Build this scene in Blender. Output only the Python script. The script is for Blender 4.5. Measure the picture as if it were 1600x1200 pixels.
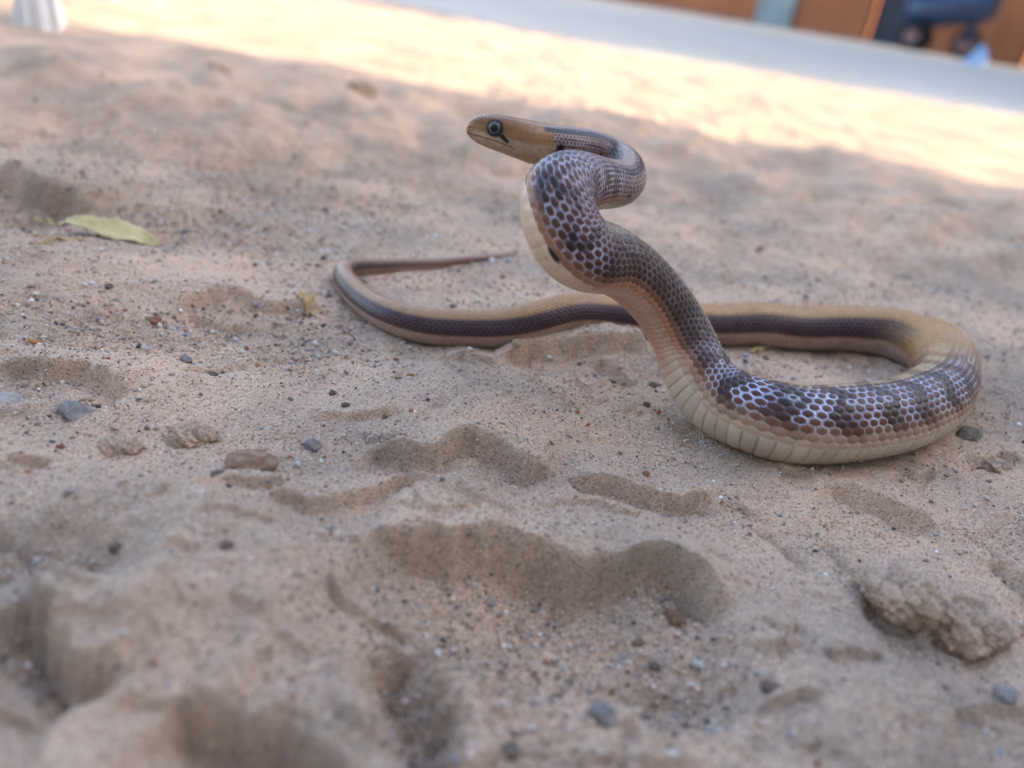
import bpy, math, random
import numpy as np
from mathutils import Matrix, Vector

for o in list(bpy.data.objects):
    bpy.data.objects.remove(o)
SC = bpy.context.scene
COL = SC.collection
rng = np.random.default_rng(7)
random.seed(7)

# ------------------------------------------------------------------ camera
F_PX, CAM_H = 1230.0, 0.115            # focal length in pixels of a 1600 px wide frame, height of the phone
PITCH, ROLL = math.radians(27.4), math.radians(9.0)
FW = np.array([0, math.cos(PITCH), -math.sin(PITCH)])
UP0 = np.array([0, math.sin(PITCH), math.cos(PITCH)])
RT0 = np.array([1.0, 0, 0])
RT = math.cos(ROLL)*RT0 + math.sin(ROLL)*UP0
UP = math.cos(ROLL)*UP0 - math.sin(ROLL)*RT0
CP = np.array([0, 0, CAM_H])
cam_d = bpy.data.cameras.new('camera')
cam = bpy.data.objects.new('camera', cam_d)
COL.objects.link(cam)
m = Matrix.Identity(4)
for i in range(3):
    m[i][0], m[i][1], m[i][2], m[i][3] = RT[i], UP[i], -FW[i], CP[i]
cam.matrix_world = m
cam_d.sensor_width = 36
cam_d.lens = 36*F_PX/1600
cam_d.clip_start, cam_d.clip_end = 0.005, 2000
cam_d.dof.use_dof = True
cam_d.dof.focus_distance = 0.224
cam_d.dof.aperture_fstop = cam_d.lens/3.9
SC.camera = cam

# ------------------------------------------------------------------ light
SUN_H = np.array([0.99, -0.13])
SUN_H = SUN_H/np.linalg.norm(SUN_H)     # horizontal direction towards the sun
SUN_EL = math.radians(27)
w = bpy.data.worlds.new('World')
SC.world = w
w.use_nodes = True
nt = w.node_tree
sky = nt.nodes.new('ShaderNodeTexSky')
sky.sky_type = 'NISHITA'
sky.sun_disc = False
sky.dust_density = 3.0                  # dusty, whitish air
sky.ozone_density = 0.5
sky.sun_elevation = SUN_EL
sky.sun_rotation = math.atan2(SUN_H[0], SUN_H[1])
bg = nt.nodes['Background']
nt.links.new(sky.outputs[0], bg.inputs[0])
bg.inputs[1].default_value = 0.15
sl = bpy.data.lights.new('sun', 'SUN')
sl.energy = 2.0
sl.angle = math.radians(0.55)
sl.color = (1.0, 0.80, 0.52)
so = bpy.data.objects.new('sun', sl)
COL.objects.link(so)
sd = Vector((SUN_H[0]*math.cos(SUN_EL), SUN_H[1]*math.cos(SUN_EL), math.sin(SUN_EL)))
so.rotation_euler = sd.to_track_quat('Z', 'Y').to_euler()
so.location = sd*20
SC.view_settings.view_transform = 'Standard'
SC.view_settings.look = 'None'
SC.view_settings.exposure = 2.6
SC.view_settings.gamma = 1
SC.view_settings.use_curve_mapping = False


# ------------------------------------------------------------------ helpers
def ray(px, py):
    return FW + (px-800)/F_PX*RT - (py-600)/F_PX*UP

def gnd(px, py, z=0.0):
    d = ray(px, py)
    return CP + (z-CAM_H)/d[2]*d

def at(px, py, depth):
    return CP + depth*ray(px, py)

def tag(o, label=None, cat=None, group=None, kind=None):
    for k, v in (('label', label), ('category', cat), ('group', group), ('kind', kind)):
        if v:
            o[k] = v
    return o

def mesh_obj(name, verts, faces, mat=None, parent=None, smooth=False, cols=None):
    me = bpy.data.meshes.new(name)
    verts = np.asarray(verts, dtype=np.float32)
    if isinstance(faces, np.ndarray):
        n, k = faces.shape
        me.vertices.add(len(verts))
        me.vertices.foreach_set('co', verts.ravel())
        me.loops.add(n*k)
        me.loops.foreach_set('vertex_index', faces.astype(np.int32).ravel())
        me.polygons.add(n)
        me.polygons.foreach_set('loop_start', np.arange(0, n*k, k, dtype=np.int32))
        me.update(calc_edges=True)
    else:
        me.from_pydata(verts.tolist(), [], faces)
    me.validate()
    if smooth:
        me.polygons.foreach_set('use_smooth', np.ones(len(me.polygons), dtype=bool))
    if cols is not None:
        at_ = me.color_attributes.new('Col', 'FLOAT_COLOR', 'POINT')
        c = np.ones((len(verts), 4), dtype=np.float32)
        c[:, :3] = cols
        at_.data.foreach_set('color', c.ravel())
    if mat:
        me.materials.append(mat)
    o = bpy.data.objects.new(name, me)
    COL.objects.link(o)
    if parent:
        o.parent = parent
    return o

def empty(name, loc=(0, 0, 0), rz=0.0):
    o = bpy.data.objects.new(name, None)
    COL.objects.link(o)
    o.location = loc
    o.rotation_euler = (0, 0, rz)
    o.empty_display_size = 0.02
    return o

def grid_faces(nr, nc, wrap=False):
    r = np.arange(nr-1)[:, None]
    c = np.arange(nc if wrap else nc-1)[None, :]
    c2 = (c+1) % nc
    a = r*nc+c
    return np.stack([a, r*nc+c2, (r+1)*nc+c2, (r+1)*nc+c], -1).reshape(-1, 4)

def sstep(a, b, x):
    t = np.clip((x-a)/(b-a), 0, 1)
    return t*t*(3-2*t)

_perm = np.random.default_rng(11).permutation(512)
_ang = np.random.default_rng(12).random(512)*2*np.pi
_gx, _gy = np.cos(_ang), np.sin(_ang)

def perlin(x, y, seed=0):
    x = np.asarray(x, float)+seed*17.31
    y = np.asarray(y, float)+seed*5.77
    xi, yi = np.floor(x).astype(int), np.floor(y).astype(int)
    xf, yf = x-xi, y-yi
    u, v = xf*xf*xf*(xf*(xf*6-15)+10), yf*yf*yf*(yf*(yf*6-15)+10)
    def g(ix, iy, dx, dy):
        h = _perm[(_perm[(ix+seed*31) & 511]+iy) & 511]
        return _gx[h]*dx+_gy[h]*dy
    a = g(xi, yi, xf, yf)
    b = g(xi+1, yi, xf-1, yf)
    c = g(xi, yi+1, xf, yf-1)
    d = g(xi+1, yi+1, xf-1, yf-1)
    return (a+(b-a)*u)+((c+(d-c)*u)-(a+(b-a)*u))*v

def fbm(x, y, scale, octs=4, seed=0, gain=0.5):
    s, a, f = 0, 1.0, 1.0/scale
    for i in range(octs):
        s = s+a*perlin(x*f, y*f, seed+i)
        a *= gain
        f *= 2.03
    return s


# ------------------------------------------------------------------ materials
def new_mat(name):
    mt = bpy.data.materials.new(name)
    mt.use_nodes = True
    n = mt.node_tree.nodes
    return mt, mt.node_tree, n['Principled BSDF']

def noise_mat(name, c1, c2, scale=20, rough=0.8, bump=0.0, bscale=200, bdist=0.001, detail=5, spec=0.3):
    mt, t, b = new_mat(name)
    tc = t.nodes.new('ShaderNodeTexCoord')
    nz = t.nodes.new('ShaderNodeTexNoise')
    nz.inputs['Scale'].default_value = scale
    nz.inputs['Detail'].default_value = detail
    rp = t.nodes.new('ShaderNodeValToRGB')
    rp.color_ramp.elements[0].position = 0.3
    rp.color_ramp.elements[1].position = 0.7
    rp.color_ramp.elements[0].color = (*c1, 1)
    rp.color_ramp.elements[1].color = (*c2, 1)
    t.links.new(tc.outputs['Object'], nz.inputs['Vector'])
    t.links.new(nz.outputs['Fac'], rp.inputs['Fac'])
    t.links.new(rp.outputs['Color'], b.inputs['Base Color'])
    b.inputs['Roughness'].default_value = rough
    b.inputs['Specular IOR Level'].default_value = spec
    if bump:
        n2 = t.nodes.new('ShaderNodeTexNoise')
        n2.inputs['Scale'].default_value = bscale
        n2.inputs['Detail'].default_value = 6
        bp = t.nodes.new('ShaderNodeBump')
        bp.inputs['Strength'].default_value = bump
        bp.inputs['Distance'].default_value = bdist
        t.links.new(tc.outputs['Object'], n2.inputs['Vector'])
        t.links.new(n2.outputs['Fac'], bp.inputs['Height'])
        t.links.new(bp.outputs['Normal'], b.inputs['Normal'])
    return mt

def attr_mat(name, rough=0.6, spec=0.4, bump=0.0, bscale=900, bdist=0.0003):
    mt, t, b = new_mat(name)
    a = t.nodes.new('ShaderNodeAttribute')
    a.attribute_name = 'Col'
    t.links.new(a.outputs['Color'], b.inputs['Base Color'])
    b.inputs['Roughness'].default_value = rough
    b.inputs['Specular IOR Level'].default_value = spec
    if bump:
        tc = t.nodes.new('ShaderNodeTexCoord')
        n2 = t.nodes.new('ShaderNodeTexNoise')
        n2.inputs['Scale'].default_value = bscale
        n2.inputs['Detail'].default_value = 5
        bp = t.nodes.new('ShaderNodeBump')
        bp.inputs['Strength'].default_value = bump
        bp.inputs['Distance'].default_value = bdist
        t.links.new(tc.outputs['Object'], n2.inputs['Vector'])
        t.links.new(n2.outputs['Fac'], bp.inputs['Height'])
        t.links.new(bp.outputs['Normal'], b.inputs['Normal'])
    return mt

def sand_material():
    mt, t, b = new_mat('sand')
    L = t.links.new
    def node(k, **kw):
        n = t.nodes.new(k)
        for a, v in kw.items():
            n.inputs[a].default_value = v
        return n
    tc = node('ShaderNodeTexCoord')
    big = node('ShaderNodeTexNoise', Scale=13.0, Detail=5.0, Roughness=0.6)
    L(tc.outputs['Object'], big.inputs['Vector'])
    r1 = node('ShaderNodeValToRGB')
    r1.color_ramp.elements[0].position, r1.color_ramp.elements[1].position = 0.36, 0.64
    r1.color_ramp.elements[0].color = (0.36, 0.285, 0.225, 1)
    r1.color_ramp.elements[1].color = (0.62, 0.435, 0.315, 1)
    L(big.outputs['Fac'], r1.inputs['Fac'])
    # single grains
    vo = node('ShaderNodeTexVoronoi', Scale=2400.0)
    L(tc.outputs['Object'], vo.inputs['Vector'])
    r2 = node('ShaderNodeValToRGB')
    e = r2.color_ramp.elements
    e[0].position, e[0].color = 0.0, (0.40, 0.38, 0.38, 1)
    e[1].position, e[1].color = 1.0, (1.35, 1.3, 1.25, 1)
    for p, c in ((0.16, (0.72, 0.70, 0.69, 1)), (0.3, (0.9, 0.88, 0.86, 1)), (0.8, (1.08, 1.05, 1.0, 1))):
        q = e.new(p)
        q.color = c
    sp = node('ShaderNodeSeparateColor')
    L(vo.outputs['Color'], sp.inputs[0])
    L(sp.outputs[0], r2.inputs['Fac'])
    mx = node('ShaderNodeMix')
    mx.data_type = 'RGBA'
    mx.blend_type = 'MULTIPLY'
    mx.inputs['Factor'].default_value = 0.8
    L(r1.outputs['Color'], mx.inputs['A'])
    L(r2.outputs['Color'], mx.inputs['B'])
    L(mx.outputs['Result'], b.inputs['Base Color'])
    b.inputs['Roughness'].default_value = 0.9
    b.inputs['Specular IOR Level'].default_value = 0.25
    n2 = node('ShaderNodeTexNoise', Scale=650.0, Detail=6.0, Roughness=0.7)
    L(tc.outputs['Object'], n2.inputs['Vector'])
    bp = node('ShaderNodeBump', Strength=0.9, Distance=0.0007)
    L(n2.outputs['Fac'], bp.inputs['Height'])
    bp2 = node('ShaderNodeBump', Strength=0.7, Distance=0.0003)
    bp2.invert = True
    L(vo.outputs['Distance'], bp2.inputs['Height'])
    L(bp.outputs['Normal'], bp2.inputs['Normal'])
    L(bp2.outputs['Normal'], b.inputs['Normal'])
    return mt

M_SAND = sand_material()

# ------------------------------------------------------------------ ground relief
def seg_dist(x, y, pts):
    """signed distance to a polyline (positive on the right-hand side when walking along it) and position 0..1 along it"""
    best = np.full(x.shape, 1e9)
    sgn = np.zeros(x.shape)
    par = np.zeros(x.shape)
    L = [0.0]
    for a, b in zip(pts[:-1], pts[1:]):
        L.append(L[-1]+math.hypot(b[0]-a[0], b[1]-a[1]))
    for i, (a, b) in enumerate(zip(pts[:-1], pts[1:])):
        dx, dy = b[0]-a[0], b[1]-a[1]
        l2 = dx*dx+dy*dy
        tt = np.clip(((x-a[0])*dx+(y-a[1])*dy)/l2, 0, 1)
        qx, qy = x-a[0]-tt*dx, y-a[1]-tt*dy
        d = np.hypot(qx, qy)
        s = np.sign(dx*qy-dy*qx)*-1
        k = d < best
        best = np.where(k, d, best)
        sgn = np.where(k, s, sgn)
        par = np.where(k, (L[i]+tt*math.sqrt(l2))/L[-1], par)
    return best*sgn, par

def P2(*pp):
    return [tuple(gnd(a, b)[:2]) for a, b in pp]

# little broken edges in the sand: walking left to right, the drop is on the right-hand (camera) side
SCARPS = [  # line, crest height, drop depth, crest width, face width, recovery width
    (P2((560, 712), (640, 735), (730, 705), (800, 735), (880, 752)), .0024, .0026, .012, .0014, .006),
    (P2((880, 752), (960, 768), (1040, 792), (1112, 778)), .0022, .0020, .010, .0012, .005),
    (P2((560, 830), (640, 855), (740, 850), (860, 868), (980, 885), (1100, 905), (1190, 930)), .0036, .0048, .016, .0022, .030),
    (P2((20, 955), (70, 1000), (140, 1035), (220, 1050)), .0030, .0060, .014, .0030, .012),
    (P2((300, 1085), (400, 1130), (470, 1165), (560, 1215)), .0025, .0060, .014, .0030, .012),
    (P2((1290, 760), (1370, 790), (1420, 815), (1475, 828)), .0012, .0028, .010, .0016, .006),
    (P2((1350, 935), (1430, 975), (1540, 1000)), .0010, .0030, .010, .0016, .008),
    (P2((400, 790), (480, 800), (580, 780), (700, 770)), .0012, .0014, .010, .0014, .008),
    (P2((240, 480), (330, 452), (420, 462), (510, 470)), .0018, .0018, .014, .0022, .026),
    (P2((0, 568), (80, 580), (170, 600), (220, 612)), .0020, .0026, .012, .0024, .020),
    (P2((0, 262), (60, 290), (150, 318)), .004, .005, .03, .004, .03),
    (P2((780, 560), (860, 556), (950, 553), (1020, 556)), .0030, .0016, .010, .0030, .010),
    (P2((1570, 880), (1600, 930), (1640, 960)), .0010, .0024, .010, .0016, .006),
]
_sr = np.random.default_rng(5)
for _ in range(70):
    _px, _py = _sr.uniform(-50, 1650), _sr.uniform(440, 1180)
    _w, _sl = _sr.uniform(40, 170), _sr.uniform(-.10, .32)
    _n = 4
    _l = [(_px+_w*(q/_n-.5), _py+_w*_sl*(q/_n-.5)+_sr.uniform(-.08, .08)*_w) for q in range(_n+1)]
    _k = _sr.uniform(.0004, .0013)
    SCARPS.append((P2(*_l), _k*.5, _k, _sr.uniform(.004, .010), _sr.uniform(.0008, .0016), _sr.uniform(.003, .010)))
TRENCH = [  # line, depth, width
    (P2((575, 975), (610, 1040), (650, 1120), (690, 1230)), .0065, .0042),
    (P2((1140, 800), (1200, 845), (1265, 905)), .0014, .0016),
    (P2((1290, 850), (1330, 890), (1370, 925)), .0014, .0018),
    (P2((1470, 828), (1540, 850), (1570, 880)), .0010, .0018),
]
BLOB = [  # centre pixel, radius along x, radius along y, height
    ((60, 870), .020, .012, -.0055), ((300, 900), .030, .020, .0030), ((850, 960), .034, .016, -.0040),
    ((980, 1120), .020, .010, .0020), ((1300, 1080), .030, .014, .0018), ((360, 530), .050, .030, -.0035),
    ((700, 640), .050, .028, .0022), ((960, 560), .022, .012, .0022), ((1280, 590), .030, .016, .0020),
    ((100, 330), .05, .03, -.006), ((330, 350), .05, .03, -.005), ((470, 300), .06, .03, -.006),
    ((620, 230), .08, .04, -.010), ((200, 200), .10, .05, -.012), ((390, 240), .06, .03, -.008),
    ((720, 290), .05, .03, -.005), ((1500, 400), .09, .05, .005), ((60, 460), .03, .02, -.003),
    ((1050, 1050), .016, .008, -.003), ((1430, 760), .03, .02, .001),
]

ROAD_EDGE = [(-400, 60), (-6, 7.5), (-1.4, 3.3), (-.46, 2.30), (-.17, 1.95), (.16, 1.83), (.57, 1.80), (.96, 1.74), (3, 1.48), (400, -50)]

def road_edge(x):
    return np.interp(x, [p[0] for p in ROAD_EDGE], [p[1] for p in ROAD_EDGE])

def ground_h(x, y):
    x = np.asarray(x, float)
    y = np.asarray(y, float)
    rr = np.hypot(x, y)
    wx = x+0.006*fbm(x, y, .03, 3, 40)
    wy = y+0.005*fbm(x, y, .03, 3, 50)
    h = 0.0048*fbm(wx, wy, .09, 3, 1)
    h += 0.0018*fbm(wx, wy, .024, 4, 5)
    rg = 1-2*np.abs(fbm(wx, wy, .052, 3, 33))
    h += .0034*rg*sstep(-.3, .5, fbm(x, y, .13, 2, 36))
    clump = sstep(-.15, .35, fbm(x, y, .05, 2, 70))
    h += 0.0017*clump*np.abs(fbm(x, y, .0065, 3, 9))
    h += 0.00025*fbm(x, y, .0028, 2, 14)
    far = sstep(.40, .62, rr)*(.28+.72*sstep(.95, .72, rr))*sstep(2.6, 1.6, rr)
    h += far*(0.030*fbm(wx, wy, .13, 4, 20)-.002)
    h -= .035*sstep(-.02, .10, y-road_edge(x))
    near = rr < 1.5
    hx, hy = wx[near], wy[near]
    add = np.zeros(hx.shape)
    gxx, gyy = hx, hy
    dn = .0008*perlin(hx*420, hy*420, 3)+.0022*perlin(hx*170, hy*170, 4)+.0055*perlin(hx*62, hy*62, 6)
    for pts, A, B, wc, wf, wr in SCARPS:
        xs, ys = [p[0] for p in pts], [p[1] for p in pts]
        mk = (gxx > min(xs)-.10) & (gxx < max(xs)+.10) & (gyy > min(ys)-.12) & (gyy < max(ys)+.10)
        if not mk.any():
            continue
        d, t = seg_dist(gxx[mk], gyy[mk], pts)
        d = d+dn[mk]
        wf = wf*1.25
        end = sstep(0, .16, t)*sstep(1, .84, t)
        hi = A*np.exp(-(np.minimum(d, 0)/wc)**2)
        face = sstep(0, wf, d)
        lo = -B*np.exp(-np.maximum(d-wf, 0)/wr)*sstep(4*wr, 2*wr, d)
        add[mk] += end*np.where(d < 0, hi, hi*(1-face)+lo*face)
    for pts, D, wd in TRENCH:
        d, t = seg_dist(hx, hy, pts)
        d = d+.0010*perlin(hx*300, hy*300, 8)
        add -= D*np.exp(-(d/wd)**2)*sstep(0, .15, t)*sstep(1, .9, t)
        add += .35*D*np.exp(-((np.abs(d)-1.9*wd)/wd)**2)*sstep(0, .15, t)*sstep(1, .9, t)
    for (cpx, cpy), rx, ry, a in BLOB:
        c = gnd(cpx, cpy)
        add += a*np.exp(-(((hx-c[0]+.010*perlin(hx*45, hy*45, 21))/rx)**2+((hy-c[1]+.008*perlin(hx*45, hy*45, 22))/ry)**2)**1.6)
    h[near] += 1.6*add*sstep(1.5, 1.0, rr[near])
    # pits and crumbs
    h += (rr < 1.0)*.0034*sstep(-.0008, -.004, np.where(near, h, 0))*np.abs(fbm(x, y, .0055, 3, 64))
    pit = fbm(x, y, .011, 2, 61)
    h -= .0010*sstep(.32, .62, pit)*(rr < 1.5)
    return h

def grown(start, step, ratio, end):
    v = [start]
    while abs(v[-1]) < end:
        v.append(v[-1]+step)
        step *= ratio
    return v

gx = np.arange(-.21, .2601, .00085)
gxr = np.array(grown(gx[-1], .0009, 1.06, 400))[1:]
gxl = np.array(grown(-gx[0], .0009, 1.06, 400))[1:]
gx = np.concatenate([-gxl[::-1], gx, gxr])
gy = [.055]
while gy[-1] < .62:
    gy.append(gy[-1]+max(.0006, .0030*gy[-1]))
gyf = np.array(grown(gy[-1], .0022, 1.05, 500))[1:]
gyb = np.array(grown(0.0, .004, 1.12, 400))
gy = np.concatenate([(.055-gyb[::-1])[:-1], gy, gyf])
XX, YY = np.meshgrid(gx, gy)
ZZ = ground_h(XX.ravel(), YY.ravel())
GV = np.stack([XX.ravel(), YY.ravel(), ZZ], 1)
ground = mesh_obj('ground', GV, grid_faces(len(gy), len(gx)), M_SAND, smooth=True)
tag(ground, 'uneven pinkish sandy earth with footprints and loose grit', kind='structure')

def G1(x, y):
    return float(ground_h(np.array([x]), np.array([y]))[0])

# ------------------------------------------------------------------ the snake
def d_(r, u, f):
    v = r*RT+u*UP+f*FW
    return v/np.linalg.norm(v)
ZUP = np.array([0, 0, 1.0])
HEAD_D = .238
cps = []   # position, radius, dorsal direction, on_ground
def air(px, py, depth, r, dv):
    cps.append((at(px, py, depth), r, dv/np.linalg.norm(dv), 0.0))
def lie(px, py, r, dv=ZUP, k=1.0):
    cps.append((gnd(px, py, r), r, dv/np.linalg.norm(dv), k))
HU = ZUP + 0.0*RT
air(727, 200, HEAD_D, .0060, HU)
air(765, 209, HEAD_D, .0060, HU)
air(805, 218, HEAD_D+.001, .0060, HU)
air(844, 224, HEAD_D+.003, .0060, HU)
air(885, 227, .245, .0056, HU)
air(925, 232, .251, .0055, HU)
air(958, 246, .253, .0057, HU)
air(976, 266, .247, .0062, HU-.4*FW)
air(968, 286, .236, .0068, HU-.65*FW)
air(938, 288, .227, .0075, d_(.1, 1, -.7))
air(900, 286, .217, .0086, d_(.45, .8, -.45))
air(872, 304, .2095, .0098, d_(.75, .45, -.5))
air(874, 347, .2085, .0108, d_(.9, .25, -.30))
air(900, 390, .2115, .0107, d_(.85, .5, -.15))
air(950, 408, .220, .0098, d_(.65, .75, -.05))
air(998, 439, .2285, .0093, d_(.7, .7, -.05))
air(1038, 484, .2365, .0094, d_(.85, .5, -.1))
air(1066, 534, .2400, .0098, d_(.9, .4, -.2))
air(1088, 585, .2385, .0106, d_(.6, .8, .2))
BK = np.array([0, 1.0, 0])
lie(1130, 628, .0113, ZUP+.7*BK+.3*RT0, .6)
lie(1215, 655, .0119, ZUP+.58*BK)
lie(1325, 658, .0121, ZUP+.58*BK)
lie(1422, 640, .0119, ZUP+.65*BK-.2*RT0)
lie(1474, 592, .0114, ZUP+.2*BK-.45*RT0)
lie(1450, 545, .0108, ZUP-.2*RT0)
lie(1390, 520, .0100)
lie(1310, 507, .0092)
lie(1200, 504, .0086)
lie(1100, 503, .0080)
lie(1010, 502, .0074)
lie(930, 500, .0070)
lie(860, 506, .0069)
lie(805, 509, .0069)
lie(740, 502, .0067)
lie(670, 497, .0064)
lie(612, 482, .0058)
lie(568, 455, .0051)
lie(541, 428, .0045)
lie(545, 412, .0038)
lie(580, 414, .0031)
lie(640, 416, .0025)
lie(700, 414, .0019)
lie(760, 411, .0012)
lie(806, 409, .0004)
CPOS = np.array([c[0] for c in cps])
CR = np.array([c[1] for c in cps])
CD = np.array([c[2] for c in cps])
CG = np.array([c[3] for c in cps])

def spline(t, y, tq):
    """natural cubic spline"""
    n = len(t)
    h = np.diff(t)
    A = np.zeros((n, n))
    B = np.zeros((n,)+y.shape[1:])
    A[0, 0] = A[-1, -1] = 1
    for i in range(1, n-1):
        A[i, i-1], A[i, i], A[i, i+1] = h[i-1], 2*(h[i-1]+h[i]), h[i]
        B[i] = 6*((y[i+1]-y[i])/h[i]-(y[i]-y[i-1])/h[i-1])
    M = np.linalg.solve(A, B)
    k = np.clip(np.searchsorted(t, tq)-1, 0, n-2)
    a, b, hh = tq-t[k], t[k+1]-tq, h[k]
    ex = (slice(None),)+(None,)*(y.ndim-1)
    a, b, hh = a[ex], b[ex], hh[ex]
    return (M[k]*b**3+M[k+1]*a**3)/(6*hh)+(y[k]/hh-M[k]*hh/6)*b+(y[k+1]/hh-M[k+1]*hh/6)*a

chord = np.concatenate([[0], np.cumsum(np.linalg.norm(np.diff(CPOS, axis=0), axis=1)**.75)])
tf = np.linspace(0, chord[-1], 6000)
pf = spline(chord, CPOS, tf)
rf = np.interp(tf, chord, CR)
df = np.stack([np.interp(tf, chord, CD[:, i]) for i in range(3)], 1)
gf = np.interp(tf, chord, CG)
# rest the lying part on the sand
gh = ground_h(pf[:, 0], pf[:, 1])
def smooth1(v, n):
    k = np.hanning(n*2+1)
    k /= k.sum()
    if v.ndim == 1:
        return np.convolve(np.pad(v, n, 'edge'), k, 'valid')
    return np.stack([np.convolve(np.pad(v[:, i], n, 'edge'), k, 'valid') for i in range(v.shape[1])], 1)
gh = smooth1(gh, 140)
pf[:, 2] = pf[:, 2]+smooth1(gf, 60)*(gh-np.minimum(.0012, .2*rf))
al = np.concatenate([[0], np.cumsum(np.linalg.norm(np.diff(pf, axis=0), axis=1))])
LEN = al[-1]
DS = .00040
NS = int(LEN/DS)
S = np.linspace(0, LEN, NS)
POS = np.stack([np.interp(S, al, pf[:, i]) for i in range(3)], 1)
POS = smooth1(POS, 6)
RAD = smooth1(np.interp(S, al, rf), 25)
RAD[-25:] = np.interp(S, al, rf)[-25:]
DOR = smooth1(np.stack([np.interp(S, al, df[:, i]) for i in range(3)], 1), 25)
TAN = np.gradient(POS, axis=0)
TAN /= np.linalg.norm(TAN, axis=1)[:, None]
DOR -= (DOR*TAN).sum(1)[:, None]*TAN
DOR /= np.linalg.norm(DOR, axis=1)[:, None]
LAT = np.cross(TAN, DOR)              # the animal's right-hand or left-hand side

MA = 220
PHI = (np.arange(MA)/MA*2-1)*np.pi     # 0 = back, +-pi = belly
PP, SS = np.meshgrid(PHI, S)
AP = np.abs(PP)
RR = RAD[:, None]*np.ones_like(PP)
HEADL = .0245
# cross-section: half width, height above and depth below the axis
mm = .001
ht = np.array([0, .4, 1.2, 2.6, 4.6, 6.8, 9.0, 12.5, 16.5, 20, 23.5, 30, 36])*mm
h_up = np.array([.1, 1.35, 2.55, 3.7, 4.65, 5.3, 5.75, 6.2, 6.25, 6.2, 6.0, 5.75, 5.6])*mm
h_dn = np.array([.1, .9, 1.7, 2.6, 3.5, 3.9, 4.2, 4.6, 5.3, 6.1, 6.5, 6.0, 5.6])*mm
h_w = np.array([.1, 1.3, 2.2, 3.0, 3.7, 4.3, 4.9, 5.7, 6.5, 6.7, 6.2, 5.6, 5.5])*mm
wgt = sstep(.036, .026, S)
def prof(v):
    return np.interp(S, ht, v)*wgt+RAD*(1-wgt)
UPR, DNR, WR = prof(h_up), prof(h_dn), prof(h_w)
cosp, sinp = np.cos(PP), np.sin(PP)
ex = (1-.18*wgt)[:, None]
cu = np.sign(cosp)*np.abs(cosp)**ex
su = np.sign(sinp)*np.abs(sinp)**ex
belly = sstep(2.0, 2.7, AP)*(1-wgt[:, None])
vert = np.where(cosp > 0, UPR[:, None]*cu, DNR[:, None]*cu*(1-.09*belly))
late = WR[:, None]*su*(1+.03*belly)

# scale lattice
NROW = 23
PHV = math.radians(121)               # dorsal rows reach this far down, belly plates beyond
DPH = 2*PHV/NROW
cp_s = np.interp(chord, tf, al)         # arc length at the control points
PITCHS = (.00025+.245*RAD)*(1-.27*sstep(cp_s[14]+.012, cp_s[13], S))
UU = np.concatenate([[0], np.cumsum(np.diff(S)/((PITCHS[1:]+PITCHS[:-1])/2))])[:, None]*np.ones_like(PP)
VV = PP/DPH
rowc = np.round(VV)
asp = (DPH*RAD/PITCHS)[:, None]
F1 = np.full(PP.shape, 9.0)
F2 = np.full(PP.shape, 9.0)
CU = np.zeros(PP.shape)
CV = np.zeros(PP.shape)
for dr in (-1, 0, 1):
    r_ = rowc+dr
    off = .5*(np.mod(r_, 2))
    base = np.floor(UU-off)
    for dk in (0, 1):
        c_ = base+dk+off
        dist = np.hypot((UU-c_)*.86, (VV-r_)*asp)
        nb = dist < F1
        F2 = np.where(nb, F1, np.minimum(F2, dist))
        CU = np.where(nb, c_, CU)
        CV = np.where(nb, r_, CV)
        F1 = np.where(nb, dist, F1)
edge = (F2-F1)                          # 0 on the joint between two scales
ring = sstep(.23, .09, edge)            # pale rim, widened for the painted sky sheen
joint = sstep(.10, .0, edge)
isd = sstep(PHV+.02, PHV-.06, AP)       # dorsal scale area
scaley = isd*(sstep(.022, .030, SS))    # no body scales on the head
# belly plates
fb = UU-np.floor(UU)
pl_joint = sstep(.10, .0, np.minimum(fb, 1-fb))*(1-isd)*sstep(.02, .03, SS)
relief = scaley*(.000040*(1-joint)*1.0+.00022*(sstep(0, .42, edge)-.6)+.00022*(UU-CU))*(RR/.011)
plate_bulge = (1-isd)*(.00022*np.sin(fb*np.pi)**.5-.00008)*sstep(.02, .03, SS)*(RR/.011)

def rnd(a, b, k):
    v = np.sin(a*12.9898+b*78.233+k*37.719)*43758.5453
    return v-np.floor(v)
R1, R2 = rnd(CU, CV, 1), rnd(CU, CV, 2)

# ---- colours
def rgb(*c):
    return np.array(c, float)
def mixc(a, b, t):
    t = np.asarray(t)[..., None]
    return a*(1-t)+b*t
sS = SS
S_COL = np.interp(0, [0], [0])
# arc length at chosen control points
cp_s = np.interp(chord, tf, al)
sA = cp_s[9]      # neck loop ends
sB = cp_s[13]     # elbow
sC = cp_s[19]     # column meets the ground
sD = cp_s[23]     # right-hand bend
sE = cp_s[25]
degA = np.degrees(AP)
APd = np.degrees(np.abs(CV*DPH))        # angle of the scale's own centre
APd = np.where(isd > .5, APd, np.degrees(AP))
TANC, CREAM = rgb(.42, .27, .13), rgb(.60, .50, .36)
BROWN, DARK, RUST = rgb(.055, .021, .015), rgb(.018, .009, .009), rgb(.20, .075, .036)
LAV_SHEEN = rgb(.56, .62, .86)  # pale rim pigment with bluish sky reflection painted into it
PURP = rgb(.040, .022, .030)
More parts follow.
